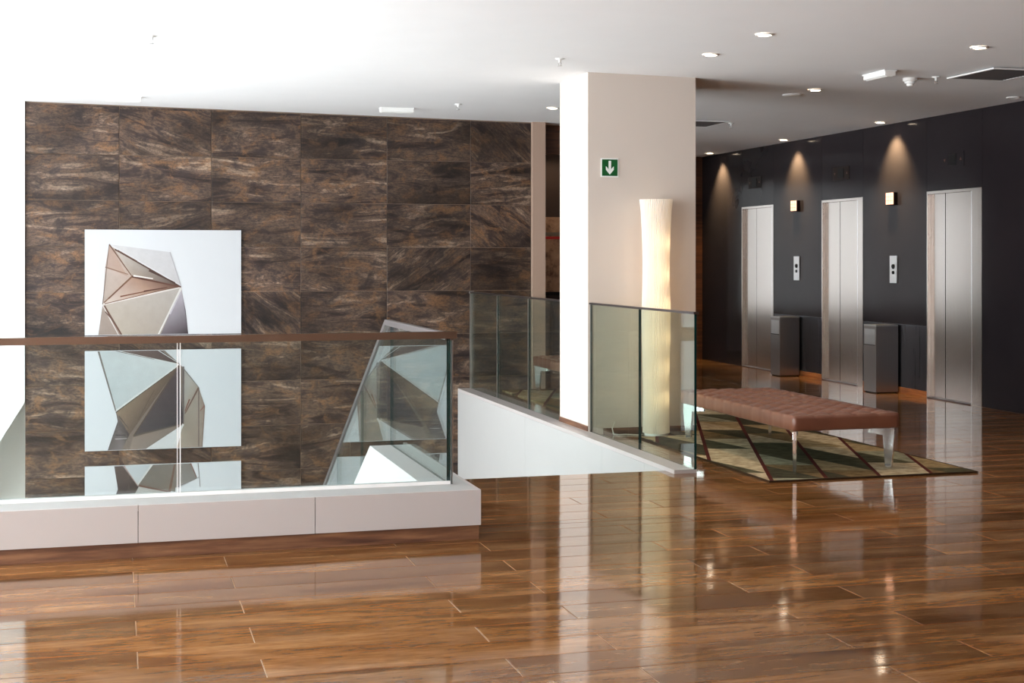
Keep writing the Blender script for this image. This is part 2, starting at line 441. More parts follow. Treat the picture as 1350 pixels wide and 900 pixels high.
struct(obj('trim_2', bm, 'brown_panel'), 'brown wooden header panel over the dark alcove', 'trim')
bm = bmesh.new(); boxt(bm, (4.53, 15.80, 0.0), (5.26, 15.95, 0), 0, 0)
struct(obj('wall_alcove', bm, 'alcove_dark'), 'dark brown recessed wall beyond the beige jamb', 'wall')
bm = bmesh.new(); boxt(bm, (7.62, VE, 0.0), (UR + 0.3, VE + 0.15, 0), 0, 0)
struct(obj('wall_end', bm, 'brown_panel'), 'brown wood panelled wall closing the end of the lift lobby', 'wall')
bm = bmesh.new(); boxt(bm, (7.62, VE + 0.151, 0.0), (7.77, VH, 0), 0, 0); boxt(bm, (0.6, VB + 0.26, 0.0), (0.75, VH, 0), 0, 0); boxt(bm, (0.75, VB + 0.251, 0.0), (4.37, VB + 0.3, 0), 0, 0)
boxt(bm, (0.6, VH, 0.0), (1.3, VH + 0.2, 0), 0, 0); boxt(bm, (6.75, VH, 0.0), (7.77, VH + 0.2, 0), 0, 0); boxt(bm, (1.3, VH, 2.62), (6.75, VH + 0.2, 0), 0, 0); box(bm, (1.3, VH, 0), (6.75, VH + 0.2, 0.62))
struct(obj('wall_added_hall', bm, 'wall_white'), 'white walls of the added unseen hall behind the slate wall', 'wall')  # hall added out of view to carry the window mirrored in the lifts

# window side and the wall behind the camera
wins = [(-2.9, -0.5), (-0.2, 2.2), (2.5, 4.9), (5.2, 7.6), (7.9, 10.9), (11.2, 14.2)]
WZ0, WZ1 = 0.12, 2.86
lowwins = [(7.9, 10.9)]
bm = bmesh.new()
zt = ceil_z(UL)
edges = [VF] + [q for ab in wins for q in ab] + [VB + 0.25]
for i in range(0, len(edges), 2): box(bm, (UL - 0.25, edges[i], 0), (UL, edges[i + 1], zt))
for a, b in wins: box(bm, (UL - 0.25, a, 0), (UL, b, WZ0)); box(bm, (UL - 0.25, a, WZ1), (UL, b, zt))
le = [6.0] + [q for ab in lowwins for q in ab] + [VB + 0.25]
for i in range(0, len(le), 2): box(bm, (UL - 0.25, le[i], ZL), (UL, le[i + 1], 0))
for a, b in lowwins: box(bm, (UL - 0.25, a, ZL), (UL, b, -2.4)); box(bm, (UL - 0.25, a, -0.35), (UL, b, 0))
struct(obj('wall_left', bm, 'wall_white'), 'white window wall along the daylight side of the hall', 'wall')
def window(n, a, b, z0, z1, along, pos_, label, blind=False):
    r = empty(f'window_{n}', (0, 0, 0)); struct(r, label, 'window')
    f = bmesh.new(); t_ = 0.05
    def bb(p, q, y0, y1):
        if along == 'y': box(f, (pos_ - 0.16, p, y0), (pos_ - 0.10, q, y1))
        else: box(f, (p, pos_ + 0.06, y0), (q, pos_ + 0.12, y1))
    bb(a, a + t_, z0, z1); bb(b - t_, b, z0, z1); bb(a + t_, b - t_, z0, z0 + t_); bb(a + t_, b - t_, z1 - t_, z1)
    m_ = (a + b) / 2; bb(m_ - 0.03, m_ + 0.03, z0 + t_, z1 - t_)
    obj('window_frame', f, 'trim_white', r)
    for p, q in ((a + t_, m_ - 0.03), (m_ + 0.03, b - t_)):
        if along == 'y': boxobj('window_pane', (pos_ - 0.135, p, z0 + t_), (pos_ - 0.125, q, z1 - t_), 'window_glass', r)
        else: boxobj('window_pane', (p, pos_ + 0.085, z0 + t_), (q, pos_ + 0.095, z1 - t_), 'window_glass', r)
    if blind: 
        f = bmesh.new(); f.faces.new([f.verts.new(q) for q in ((a + 0.02, pos_ + 0.035, z0 + 0.02), (b - 0.02, pos_ + 0.035, z0 + 0.02), (b - 0.02, pos_ + 0.035, z1 - 0.01), (a + 0.02, pos_ + 0.035, z1 - 0.01))])
        obj('added_blind', f, 'added_screen', r)
    d = bpy.data.lights.new('daylight_portal', 'AREA'); d.shape = 'RECTANGLE'; d.size = b - a; d.size_y = z1 - z0; d.cycles.is_portal = True
    o = bpy.data.objects.new('daylight_portal', d); COL.objects.link(o); o.parent = r
    if along == 'y': o.location = (pos_ - 0.3, (a + b) / 2, (z0 + z1) / 2); o.rotation_euler = (PI / 2, 0, -PI / 2)
    else: o.location = ((a + b) / 2, pos_ + 0.3, (z0 + z1) / 2); o.rotation_euler = (PI / 2, 0, PI)
    # area lights shine along their local -Z; turn it into the room
    if along == 'y': o.rotation_euler = (0, -PI / 2, 0); d.size, d.size_y = z1 - z0, b - a
    else: o.rotation_euler = (-PI / 2, 0, 0)
names = ['tall white framed window next to the plain brown wall', 'tall white framed window beside the open plank floor', 'tall white framed window level with the front of the curb',
         'tall white framed window just before the stairwell', 'wide white framed window over the stairwell void', 'wide white framed window next to the white corner wall']
for i, (a, b) in enumerate(wins): window(i + 1, a, b, WZ0, WZ1, 'y', UL, names[i])
for i, (a, b) in enumerate(lowwins): window(7 + i, a, b, -2.4, -0.35, 'y', UL, 'lower storey window under the stairwell void')
window(9, 1.3, 6.75, 0.62, 2.62, 'x', VH, 'wide screened window added unseen in the hall behind the slate wall', True)  # added out of view to brighten the reflections in the lift doors
bm = bmesh.new(); prism(bm, [(UL - 0.25, 0), (UR + 0.3, 0), (UR + 0.3, ceil_z(UR)), (UL - 0.25, ceil_z(UL))], 'y', VF - 0.2, VF)
struct(obj('wall_front', bm, 'front_brown'), 'plain brown wall facing the slate wall', 'wall')

# stairwell enclosure
bm = bmesh.new(); box(bm, (UL, 7.0, ZL), (1.52, 7.2, -0.34)); box(bm, (UL, 7.2, -0.34), (1.52, 7.25, -0.006))
struct(obj('wall_stairwell', bm, 'white_paint'), 'white wall of the stairwell below the front curb', 'wall')

# white side wall of the stairs with the low ledge that carries the right balustrade
bm = bmesh.new()
ZG = 0.026
wall_ledge = struct(empty('wall_ledge', (3.55, 8.66, 0)), 'low white ledge wall along the right side of the stairs', 'wall')
E_ = [(3.55, 8.66), (3.712, 8.66), (3.712, 10.775), (3.662, 10.775), (3.662, 11.535), (3.712, 11.535), (3.712, VB - 0.002), (3.55, VB - 0.002)]
prism(bm, [(x_ - 3.55, y_ - 8.66) for x_, y_ in E_], 'z', -0.004, ZG); obj('ledge', bm, 'lacquer', wall_ledge, bevel=0.003)
for a, b in ((OPEN_V, 9.20), (9.20, 10.11), (10.11, 12.2), (12.2, VB - 0.002)):
    boxobj('panel', (0.0, a - 8.66 + 0.0015, ZL), (0.04, b - 8.66 - 0.0015, -0.005), 'white_paint', wall_ledge)
boxobj('core', (0.05, OPEN_V - 8.66, ZL), (0.16, VB - 8.662, -0.35), 'white_paint', wall_ledge)

# ------------------------------------------------------------------ lift wall
wall_right = empty('wall_right', (UR, 0, 0)); struct(wall_right, 'glossy charcoal panelled wall with three lifts', 'wall')
doors = [(16.239, 17.183), (14.020, 14.975), (11.779, 12.739)]
DH = 2.118
CZ = ceil_z(UR)
def wpanel(a, b, z0, z1, mat='charcoal_panel', name='panel', dx=0.0):
    boxobj(name, (dx, a + 0.002, z0), (0.12, b - 0.002, z1), mat, wall_right, 0.0015)
ymarks = [VF, -1.5, 0.5, 2.5, 4.5, 6.5, 8.5, 10.2, 11.779]
for a, b in zip(ymarks, ymarks[1:]): wpanel(a, b, 0.0, CZ)
wpanel(17.183, VE, 0.0, CZ)
for a, b in doors: wpanel(a, b, DH + 0.002, CZ)
DZ = 0.732
for a, b in ((12.739, 14.020), (14.975, 16.239)):
    wpanel(a, b, DZ + 0.003, CZ)
    wpanel(a, b, 0.065, DZ, 'dado_steel', 'dado_panel', 0.004)
    wpanel(a, b, 0.0, 0.065, 'skirting_wood', 'skirting', -0.004)
boxobj('backing', (0.13, VF, -0.3), (0.3, VE + 0.15, CZ), 'black_plastic', wall_right)

dlab = ['brushed steel lift door beside the brown end wall', 'brushed steel lift door between two steel bins', 'brushed steel lift door beside the widest dark wall']
seams = [16.80, 14.60, 12.455]
jambs = [0.05, 0.125, 0.176]
for i, ((a, b), s_, j) in enumerate(zip(doors, seams, jambs)):
    d = empty(f'door_{i + 1}', (UR, (a + b) / 2, 0)); struct(d, dlab[i], 'lift door')
    c0 = (a + b) / 2
    f = bmesh.new(); box(f, (-0.004, a + 0.003, 0.001), (0.10, a + j, DH - 0.001)); obj('jamb', f, 'brushed_steel', d, 0.003)
    f = bmesh.new(); box(f, (-0.004, b - 0.02, 0.001), (0.10, b - 0.003, DH - 0.001)); obj('jamb', f, 'brushed_steel', d, 0.003)
    boxobj('head', (-0.003, a + j + 0.001, DH - 0.028), (0.10, b - 0.021, DH - 0.001), 'brushed_steel', d)
    boxobj('leaf', (0.030, a + j + 0.002, 0.012), (0.065, s_ - 0.012, DH - 0.03), 'brushed_steel', d, 0.002)
    boxobj('leaf', (0.038, s_ + 0.012, 0.012), (0.073, b - 0.022, DH - 0.03), 'brushed_steel', d, 0.002)
    boxobj('edge_strip', (-0.0055, a + j - 0.012, 0.012), (-0.0042, a + j - 0.001, DH - 0.03), 'chrome', d)
    boxobj('seam_strip', (0.066, s_ - 0.02, 0.012), (0.072, s_ + 0.0115, DH - 0.03), 'black_plastic', d)
    boxobj('sill', (-0.01, a + j + 0.002, 0.0005), (0.10, b - 0.022, 0.010), 'cap_metal', d)
    for ch in d.children: ch.location.y -= c0

# lift position displays above the doors
disp = [(16.78, 2.425), (14.51, 2.41), (12.265, 2.415)]
for i, (vv, zz) in enumerate(disp):
    r = tag(empty('lift_display', (UR - 0.001, vv, zz)), ['small dark display above the lift by the brown end wall', 'small dark display above the lift between two bins', 'small dark display above the lift beside the widest dark wall'][i], 'display', 'lift displays')
    boxobj('faceplate', (-0.006, -0.19, -0.075), (0.0, 0.19, 0.075), 'dark_bronze' if i < 2 else 'charcoal_panel', r, 0.002)
    boxobj('screen', (-0.010, -0.066, -0.056), (-0.0062, 0.066, 0.056), 'black_plastic', r, 0.001)
    for sy, up in ((-0.14, 1), (0.14, -1)):
        bm = bmesh.new(); prism(bm, [(sy - 0.016, -0.012 * up), (sy + 0.016, -0.012 * up), (sy, 0.018 * up)], 'x', -0.009, -0.0062)
        obj('arrow', bm, 'arrow_amber', r)

# lit square signs and call plates
for i, (vv, zz) in enumerate(((13.38, 2.071), (15.60, 2.075))):
    r = tag(empty('lit_sign', (UR - 0.001, vv, zz)), ['lit square sign between the middle lift and the lift by the widest wall', 'lit square sign between the middle lift and the lift by the brown panel'][i], 'sign', 'lit square signs')
    boxobj('housing', (-0.045, -0.078, -0.070), (0.0, 0.078, 0.066), 'dark_bronze', r, 0.003)
    fc = boxobj('face', (-0.050, -0.074, -0.060), (-0.0455, 0.074, 0.064), 'sign_lit', r, 0.002)
    bm = bmesh.new()
    for q in (-0.025, 0.025): box(bm, (-0.0512, q - 0.002, -0.056), (-0.0502, q + 0.002, 0.06))
    for q in (-0.02, 0.022): box(bm, (-0.0516, -0.07, q - 0.002), (-0.0513, 0.07, q + 0.002))
    obj('grid', bm, 'jamb_beige', fc)
for i, (vv, zz) in enumerate(((13.368, 1.315), (15.595, 1.313))):
    r = tag(empty('call_plate', (UR - 0.001, vv, zz)), ['steel call plate between the middle lift and the lift by the widest wall', 'steel call plate between the middle lift and the lift by the brown panel'][i], 'call plate', 'lift call plates')
    pl_ = boxobj('plate', (-0.012, -0.072, -0.146), (0.0, 0.072, 0.146), 'flap_steel', r, 0.003)
    for zq, rr_ in ((0.03, 0.026), (-0.035, 0.018)):
        bm = bmesh.new(); lathe(bm, [(rr_, 0), (rr_, 0.006), (rr_ * 0.85, 0.009)], 20)
        bmesh.ops.rotate(bm, verts=bm.verts, cent=(0, 0, 0), matrix=Matrix.Rotation(-PI / 2, 3, 'Y'))
        bmesh.ops.translate(bm, verts=bm.verts, vec=(-0.0122, 0, zq)); obj('call_button', bm, 'black_plastic', pl_)

# ------------------------------------------------------------------ column
KU0, KU1, KV0, KV1 = 3.67, 4.61, 10.78, 11.53
col = empty('column', (KU0, KV0, 0)); struct(col, 'square white column between the balustrade panels', 'column')
bm = bmesh.new(); v, _ = box(bm, (0, 0, 0.0), (KU1 - KU0, KV1 - KV0, 1))
for p in v:
    if p.co.z > 0.5: p.co.z = ceil_z(KU0 + p.co.x)
obj('shaft', bm, 'column_paint', col, 0.004)
bm = bmesh.new(); t_ = 0.012
box(bm, (-0.008, 0.0, ZG + 0.003), (-0.001, KV1 - KV0, ZG + 0.045)); obj('skirting', bm, 'toe_wood', col)
bm = bmesh.new(); box(bm, (0.13, -t_, 0.001), (KU1 - KU0, -0.001, 0.05)); obj('skirting', bm, 'toe_wood', col)
bm = bmesh.new(); box(bm, (KU1 - KU0 + 0.001, -t_, 0.001), (KU1 - KU0 + t_, KV1 - KV0, 0.05)); obj('skirting', bm, 'toe_wood', col)

# exit sign with arrow
sg = tag(empty('exit_sign', (3.854, KV0 - 0.001, 2.167)), 'green square sign with white downward arrow on the column', 'sign')
boxobj('frame', (-0.076, -0.005, -0.077), (0.076, 0, 0.077), 'white_plastic', sg, 0.001)
boxobj('panel', (-0.066, -0.0075, -0.067), (0.066, -0.0052, 0.067), 'sign_green', sg)
bm = bmesh.new()
ar = [(-0.011, 0.055), (0.011, 0.055), (0.011, -0.012), (0.034, 0.012), (0.034, -0.018), (0.0, -0.056), (-0.034, -0.018), (-0.034, 0.012), (-0.011, -0.012)]
prism(bm, ar, 'y', -0.0085, -0.0077); obj('arrow', bm, 'white_plastic', sg)

# ------------------------------------------------------------------ curb and balustrades
CZT, CF, CI = 0.252, 6.90, 7.26        # curb top, front face, inner face
SO, SI = 1.776, 1.525                  # side curb outer and inner face
curb = empty('curb', (SO, CF, 0)); struct(curb, 'raised white lacquered curb around the stairwell void', 'curb')
def cpart(name, a, b, mat, bevel=0.002):
    return boxobj(name, tuple(p - q for p, q in zip(a, (SO, CF, 0))), tuple(p - q for p, q in zip(b, (SO, CF, 0))), mat, curb, bevel)
fu = [UL, -3.27, -2.43, -1.59, -0.747, 0.094, 0.935, SO]
for a, b in zip(fu, fu[1:]): cpart('fascia_panel', (a + 0.0015, CF, 0.074), (b - (0.0015 if b < SO else 0), CF + 0.02, CZT), 'lacquer')
cpart('toe_board', (UL, CF + 0.012, 0.0005), (SO - 0.008, CF + 0.03, 0.072), 'toe_wood', 0)
cpart('toe_board', (SO - 0.03, CF + 0.031, 0.0005), (SO - 0.008, OPEN_V - 0.002, 0.072), 'toe_wood', 0)
cpart('fascia_panel', (SO - 0.02, CF + 0.021, 0.074), (SO, OPEN_V, CZT), 'lacquer')
cpart('top_board', (UL, CF + 0.021, CZT - 0.03), (SO - 0.021, CI, CZT), 'white_paint')
cpart('core', (UL, CF + 0.0305, 0.0005), (SO - 0.04, CF + 0.06, CZT - 0.031), 'black_plastic', 0)  # black fillers added inside the curb to keep light out of the seams
cpart('core', (UL, CF + 0.0205, 0.076), (SO - 0.03, CF + 0.0295, CZT - 0.031), 'black_plastic', 0)
# sloping stair parapet, continuing the side curb down the flight
SL = 0.532
bm = bmesh.new()
ve = 8.72 + (CZT - ZL) / SL
prism(bm, [(CI + 0.001 - CF, ZL), (ve - CF, ZL), (8.72 - CF, CZT), (CI + 0.001 - CF, CZT)], 'x', SI - SO, -0.021)
obj('parapet', bm, 'white_paint', curb, 0.003)

GT = 0.017
def glass(name, parent, quad, normal_axis, at, mat='sheet_glass'):
    """sheet of glass from a 2D outline extruded by the glass thickness; the two faces clear, the rim dark green"""
    bm = bmesh.new(); fs = prism(bm, quad, normal_axis, at, at + GT)
    for i, f in enumerate(fs): f.material_index = 0 if i < 2 else 1
    return obj(name, bm, [mat, 'glass_edge'], parent)
# front balustrade
GV, GU = 7.118, 1.655
fb = tag(empty('glass_balustrade', (GU, GV, CZT)), 'long glass balustrade with steel handrail on the white curb front', 'balustrade')
gz1 = 1.012 - CZT
for a, b in ((UL + 0.05, -2.52), (-2.51, -1.105), (-1.095, 0.282), (0.300, GU + 0.012)):
    glass('glass_panel', fb, [(a - GU, 0.0005), (b - GU, 0.0005), (b - GU, gz1), (a - GU, gz1)], 'y', 0.0)
for q in (-2.515, -1.10, 0.2838, 0.2982):
    boxobj('edge_glint', (q - GU - 0.0015, -0.0005, 0.001), (q - GU + 0.0015, GT + 0.0005, gz1 - 0.004), 'white_plastic', fb)  # white strips stand in for light gleaming on the polished glass edges
bm = bmesh.new(); box(bm, (UL - GU + 0.02, -0.012, gz1 - 0.003), (1.700 - GU, 0.030, gz1 + 0.033)); obj('handrail', bm, 'rail_steel', fb, 0.006, seg=3)
bm = bmesh.new(); box(bm, (UL - GU + 0.05, -0.006, 0.0003), (GU + 0.012 - GU, -0.0005, 0.018)); obj('base_channel', bm, 'trim_white', fb)
bm = bmesh.new(); box(bm, (0.0195, -0.01, 0.0005), (0.0245, 0.022, gz1 - 0.013)); obj('end_post', bm, 'flap_steel', fb)
# side balustrade: level panel, then down the stairs
sb = tag(empty('stair_balustrade', (GU, 7.15, CZT)), 'glass balustrade sloping down the stairs from the curb corner', 'balustrade')
vb = 8.87
gtop = lambda v_: 1.012 - max(0, v_ - vb) * SL
gbot = lambda v_: CZT + 0.0006 - max(0, v_ - 8.72) * SL
P = lambda v_, z_: (v_ - 7.15, z_ - CZT)
for a, b in ((7.150, 8.706), (8.718, 9.828), (9.838, 10.934), (10.944, 12.05), (12.06, 13.2)):
    pts = [P(a, gbot(a))] + ([P(8.72, gbot(8.72))] if a < 8.72 < b else []) + [P(b, gbot(b)), P(b, gtop(b))] + ([P(vb, gtop(vb))] if a < vb < b else []) + [P(a, gtop(a))]
    glass('glass_panel', sb, pts, 'x', 0.0)
bm = bmesh.new()
path = [(7.15, 1.012), (vb, 1.012), (13.2, gtop(13.2))]
prof = [P(7.15, 1.0), P(vb - 0.003, 1.0), P(13.2, gtop(13.2) - 0.012), P(13.2, gtop(13.2) + 0.030), P(vb + 0.006, 1.036), P(7.15, 1.036)]
prism(bm, prof, 'x', -0.008, 0.025); obj('handrail', bm, 'cap_metal', sb, 0.004)

# right balustrade on the ledge (two runs, column in between)
RU = 3.685
rb = tag(empty('glass_balustrade', (RU, 8.62, ZG)), 'short glass balustrade in front of the pleated lamp', 'balustrade')
rt = 1.056 - ZG
for a, b in ((8.64, 9.662), (9.672, 10.768)):
    glass('glass_panel', rb, [(a - 8.62, 0.0006), (b - 8.62, 0.0006), (b - 8.62, rt), (a - 8.62, rt)], 'x', 0.0, 'green_glass')
boxobj('cap_rail', (-0.010, 0.005, rt + 0.0005), (GT + 0.010, 2.15, rt + 0.016), 'cap_metal', rb, 0.002)
boxobj('base_channel', (0.0, 2.135, -0.003), (0.012, 2.150, 0.012), 'black_plastic', rb)
rb2 = tag(empty('glass_balustrade', (RU, 11.55, ZG)), 'glass balustrade running from the column to the slate wall', 'balustrade')
for a, b in ((11.55, 12.545), (12.557, 13.658), (13.670, VB - 0.012)):
    glass('glass_panel', rb2, [(a - 11.55, 0.0006), (b - 11.55, 0.0006), (b - 11.55, rt), (a - 11.55, rt)], 'x', 0.0, 'green_glass')
for vv in (12.551, 13.664, VB - 0.012):
    boxobj('joint_strip', (-0.004, vv - 11.55 - 0.0045, 0.001), (GT + 0.004, vv - 11.55 + 0.0045, rt), 'flap_steel', rb2)
boxobj('cap_rail', (-0.010, 0.0, rt + 0.0005), (GT + 0.010, VB - 0.03 - 11.55, rt + 0.016), 'cap_metal', rb2, 0.002)
boxobj('wall_clamp', (-0.018, VB - 0.045 - 11.55, rt - 0.005), (GT + 0.018, VB - 0.004 - 11.55, rt + 0.024), 'chrome', rb2, 0.004)

# ------------------------------------------------------------------ staircase
st = tag(empty('staircase', (SO, OPEN_V, 0)), 'white flight of stairs going down towards the slate wall', 'staircase', kind='structure')
nr, tread = 16, 0.31; rise = -ZL / nr
for i in range(nr - 1):
    z1 = -(i + 1) * rise
    boxobj('step', (0.001, i * tread + 0.002, max(z1 - 0.34, ZL)), (3.548 - SO, (i + 1) * tread, z1), 'lower_grey', st)

# ------------------------------------------------------------------ canvases
def art_pt(px, py, v_=VB - 0.035):
    s, c = math.sin(YAW), math.cos(YAW); l = (px - 675) / F
    r = (s + l * c, c - l * s); d = v_ / r[1]
    return (r[0] * d, HCAM + (342 - py) * d / F)
CA = (100, 290, 5.804); CB = (100, 445, 5.804); CC = (100, 580, 5.87)
facets = {
 'A': (CA, [
  ([(255,185),(720,245),(805,510),(840,690),(870,960),(160,960),(205,645)], [(212,194,182)]*7),
  ([(255,185),(720,245),(805,510)], [(238,237,238),(232,231,233),(226,224,226)]),
  ([(255,185),(395,430),(225,360)], [(214,190,176),(206,180,164),(212,190,178)]),
  ([(225,360),(395,430),(205,640)], [(218,204,194),(214,196,184),(206,192,182)]),
  ([(300,225),(805,510),(430,432)], [(222,214,206),(84,50,38),(196,182,168)]),
  ([(430,432),(805,510),(560,560),(205,640)], [(190,158,140),(104,62,48),(196,166,146),(236,224,214)]),
  ([(205,645),(805,520),(650,960),(400,960)], [(214,204,192),(206,200,194),(186,174,162),(196,186,172)]),
  ([(805,520),(840,690),(870,960),(610,960)], [(214,208,216),(78,56,64),(60,42,50),(96,78,84)]),
  ([(205,645),(400,960),(160,960)], [(190,176,166),(172,156,146),(178,164,154)]),
 ], [((205,645),(805,515),9,(244,238,232)),((805,520),(590,960),9,(246,244,240)),((215,655),(400,960),10,(128,92,74)),((205,650),(370,960),5,(238,232,228)),
  ((300,222),(805,512),9,(110,78,64)),((262,190),(805,500),7,(246,245,246)),((255,185),(430,432),6,(150,116,98)),((430,432),(215,632),8,(156,116,92)),((430,432),(805,512),9,(122,78,58)),((225,360),(400,415),6,(176,144,126)),
  ((205,645),(255,185),4,(160,140,130)),((720,245),(805,505),5,(212,210,212)),((220,640),(690,530),4,(150,104,82)),((440,425),(590,448),7,(250,246,240)),((250,600),(360,500),7,(140,98,74)),((340,585),(560,540),6,(146,92,66)),((520,545),(700,515),6,(120,72,54)),((560,385),(760,480),9,(96,62,50)),((320,232),(470,315),6,(132,98,84)),((225,700),(300,790),5,(120,88,74)),((720,720),(800,560),5,(222,216,224))]),
 'B': (CB, [
  ([(165,68),(180,-10),(840,-10),(800,205),(880,310),(940,380),(985,515),(965,900),(230,900),(320,640),(305,562)], [(150,138,128)]*11),
  ([(165,68),(790,205),(305,560)], [(226,232,233),(232,236,236),(214,222,224)]),
  ([(165,68),(180,-10),(560,-10),(600,68),(780,195)], [(150,130,124),(140,118,112),(120,96,92),(112,90,88),(96,78,76)]),
  ([(560,-10),(840,-10),(800,205)], [(236,238,240),(240,241,243),(236,238,240)]),
  ([(305,565),(790,212),(410,742)], [(166,148,126),(120,100,86),(128,110,98)]),
  ([(790,212),(822,655),(440,752)], [(96,82,86),(62,62,70),(92,88,92)]),
  ([(305,565),(410,742),(330,900),(230,900),(320,640)], [(150,138,132),(84,74,74),(168,160,160),(120,112,110),(122,114,114)]),
  ([(440,752),(822,657),(520,855),(400,900)], [(166,150,140),(150,138,128),(160,148,140),(176,160,148)]),
  ([(822,662),(505,870),(770,870)], [(240,240,240),(236,237,238),(242,242,242)]),
  ([(815,225),(880,310),(822,655)], [(190,186,180),(196,192,186),(176,170,160)]),
  ([(880,310),(940,380),(985,515),(965,900),(760,900),(822,655)], [(196,190,182),(186,176,166),(176,150,138),(182,170,158),(198,186,170),(176,166,152)]),
 ], [((305,562),(790,205),10,(244,244,242)),((165,75),(305,560),9,(148,142,136)),((170,72),(790,205),8,(240,241,240)),((600,68),(780,192),6,(84,66,64)),
  ((305,572),(780,222),4,(92,78,70)),((790,212),(440,752),7,(110,92,78)),((440,752),(822,657),8,(112,100,92)),((822,660),(740,830),9,(246,246,244)),
  ((940,380),(835,580),8,(136,108,96)),((940,380),(940,860),5,(132,116,108)),((822,220),(822,655),9,(128,116,116)),((815,225),(940,380),4,(150,144,140)),((985,515),(965,860),4,(160,134,122)),((305,745),(395,745),5,(90,84,84)),((300,775),(390,770),4,(206,200,200)),((330,600),(400,690),5,(110,96,90)),((600,400),(470,640),4,(118,98,84)),((545,640),(800,600),3,(86,84,90)),((870,470),(835,560),6,(150,96,80)),((985,520),(950,560),5,(164,116,100)),((620,90),(780,190),4,(232,232,232)),((250,90),(600,165),3,(120,104,100))]),
 'C': (CC, [
  ([(290,160),(880,160),(935,290),(795,350),(720,405),(560,700),(330,640),(325,380)], [(156,148,140)]*8),
  ([(290,160),(340,160),(480,355),(570,470),(290,470),(325,380)], [(118,106,102),(110,98,94),(78,66,64),(104,94,90),(150,146,144),(96,84,82)]),
  ([(335,160),(615,160),(475,350)], [(220,226,230),(214,220,224),(224,228,230)]),
  ([(615,160),(775,160),(770,400),(490,350)], [(132,126,120),(150,144,136),(150,142,132),(140,132,124)]),
  ([(795,160),(880,160),(935,290),(795,350)], [(158,152,146),(150,144,138),(168,164,160),(176,172,168)]),
  ([(490,355),(720,405),(560,700),(330,640)], [(214,212,208),(196,190,184),(150,140,132),(120,110,106)]),
 ], [((490,352),(725,400),9,(134,98,84)),((725,400),(770,165),12,(136,104,90)),((610,160),(475,350),9,(240,238,236)),((345,160),(480,355),6,(196,170,164)),((780,372),(955,285),8,(214,214,216)),((785,360),(930,295),4,(104,96,94)),((880,160),(935,290),6,(160,120,108)),((945,165),(962,360),4,(172,164,160))]),
}
t = NT('canvas_print'); M['canvas_print'] = t.m
at_ = t.node('ShaderNodeAttribute'); at_.attribute_name = 'ink'
p_ = t.node('ShaderNodeNewGeometry').outputs['Position']
n_ = t.noise(p_, 14, 4, 0.6)
t.set(Base_Color=t.mix(t.math('MULTIPLY', n_, 0.22), at_.outputs['Color'], S(120, 104, 96), 'MULTIPLY'), Roughness=0.45)
simple('canvas_white', S(184, 186, 189), 0.5)
ALX0, ALX1 = -0.318, 1.233
for key, (z0, z1), lab in (('A', (0.655, 1.722), 'uppermost canvas with the peak of a faceted metal sculpture'), ('B', (-0.512, 0.497), 'middle canvas with the faceted metal sculpture seen through the glass'), ('C', (-1.68, -0.668), 'lowest canvas with the foot of the faceted metal sculpture')):
    r = tag(empty('canvas_print', ((ALX0 + ALX1) / 2, VB - 0.003, z0)), lab, 'picture', 'sculpture canvases on the slate wall')
    cx0 = (ALX0 + ALX1) / 2
    boxobj('canvas', (ALX0 - cx0, -0.032, 0), (ALX1 - cx0, 0, z1 - z0), 'canvas_white', r, 0.002)
    (ox, oy, scl), polys, lines = facets[key]
    bm = bmesh.new(); lay = bm.verts.layers.float_color.new('ink')
    lim = lambda q: (min(max(q[0], ALX0 + 0.004), ALX1 - 0.004), min(max(q[1], z0 + 0.004), z1 - 0.004))
    def clip(poly, keep, cut):
        out = []
        for i in range(len(poly)):
            p, q = poly[i], poly[(i + 1) % len(poly)]
            if keep(p): out.append(p)
            if keep(p) != keep(q):
                f = cut(p, q); out.append(tuple(p[k] + f * (q[k] - p[k]) for k in range(5)))
        return out
    def add(poly, dep):
        poly = [p[:2] + tuple(0.56 * q ** 1.2 for q in p[2:]) for p in poly]
        for zz, sgn in ((z0 + 0.004, 1), (z1 - 0.004, -1)):
            if poly: poly = clip(poly, lambda p: sgn * (p[1] - zz) >= 0, lambda p, q: (zz - p[1]) / (q[1] - p[1]))
        if len(poly) < 3: return
        vs_ = []
        for p in poly:
            vv = bm.verts.new((p[0] - cx0, dep, p[1] - z0)); vv[lay] = (p[2], p[3], p[4], 1); vs_.append(vv)
        bm.faces.new(vs_)
    dep = -0.0326
    for pts, cols_ in polys:
        add([art_pt(ox + x_ / scl, oy + y_ / scl) + S(*c3)[:3] for (x_, y_), c3 in zip(pts, cols_)], dep); dep -= 0.00012
    for (p0, p1, wd, c3) in lines:
        dx, dy = p1[0] - p0[0], p1[1] - p0[1]; L_ = math.hypot(dx, dy); nx, ny = -dy / L_ * wd * 0.85, dx / L_ * wd * 0.85
        q = [(p0[0] + nx, p0[1] + ny), (p1[0] + nx * 0.6, p1[1] + ny * 0.6), (p1[0] - nx * 0.6, p1[1] - ny * 0.6), (p0[0] - nx, p0[1] - ny)]
        add([art_pt(ox + x_ / scl, oy + y_ / scl) + S(*c3)[:3] for x_, y_ in q], dep); dep -= 0.00012
    for f in bm.faces:
        f.normal_update()
        if f.normal.y > 0: f.normal_flip()
    me = bpy.data.meshes.new('printed_sculpture'); bm.to_mesh(me); bm.free(); me.materials.append(M['canvas_print']); link('printed_sculpture', me, r)

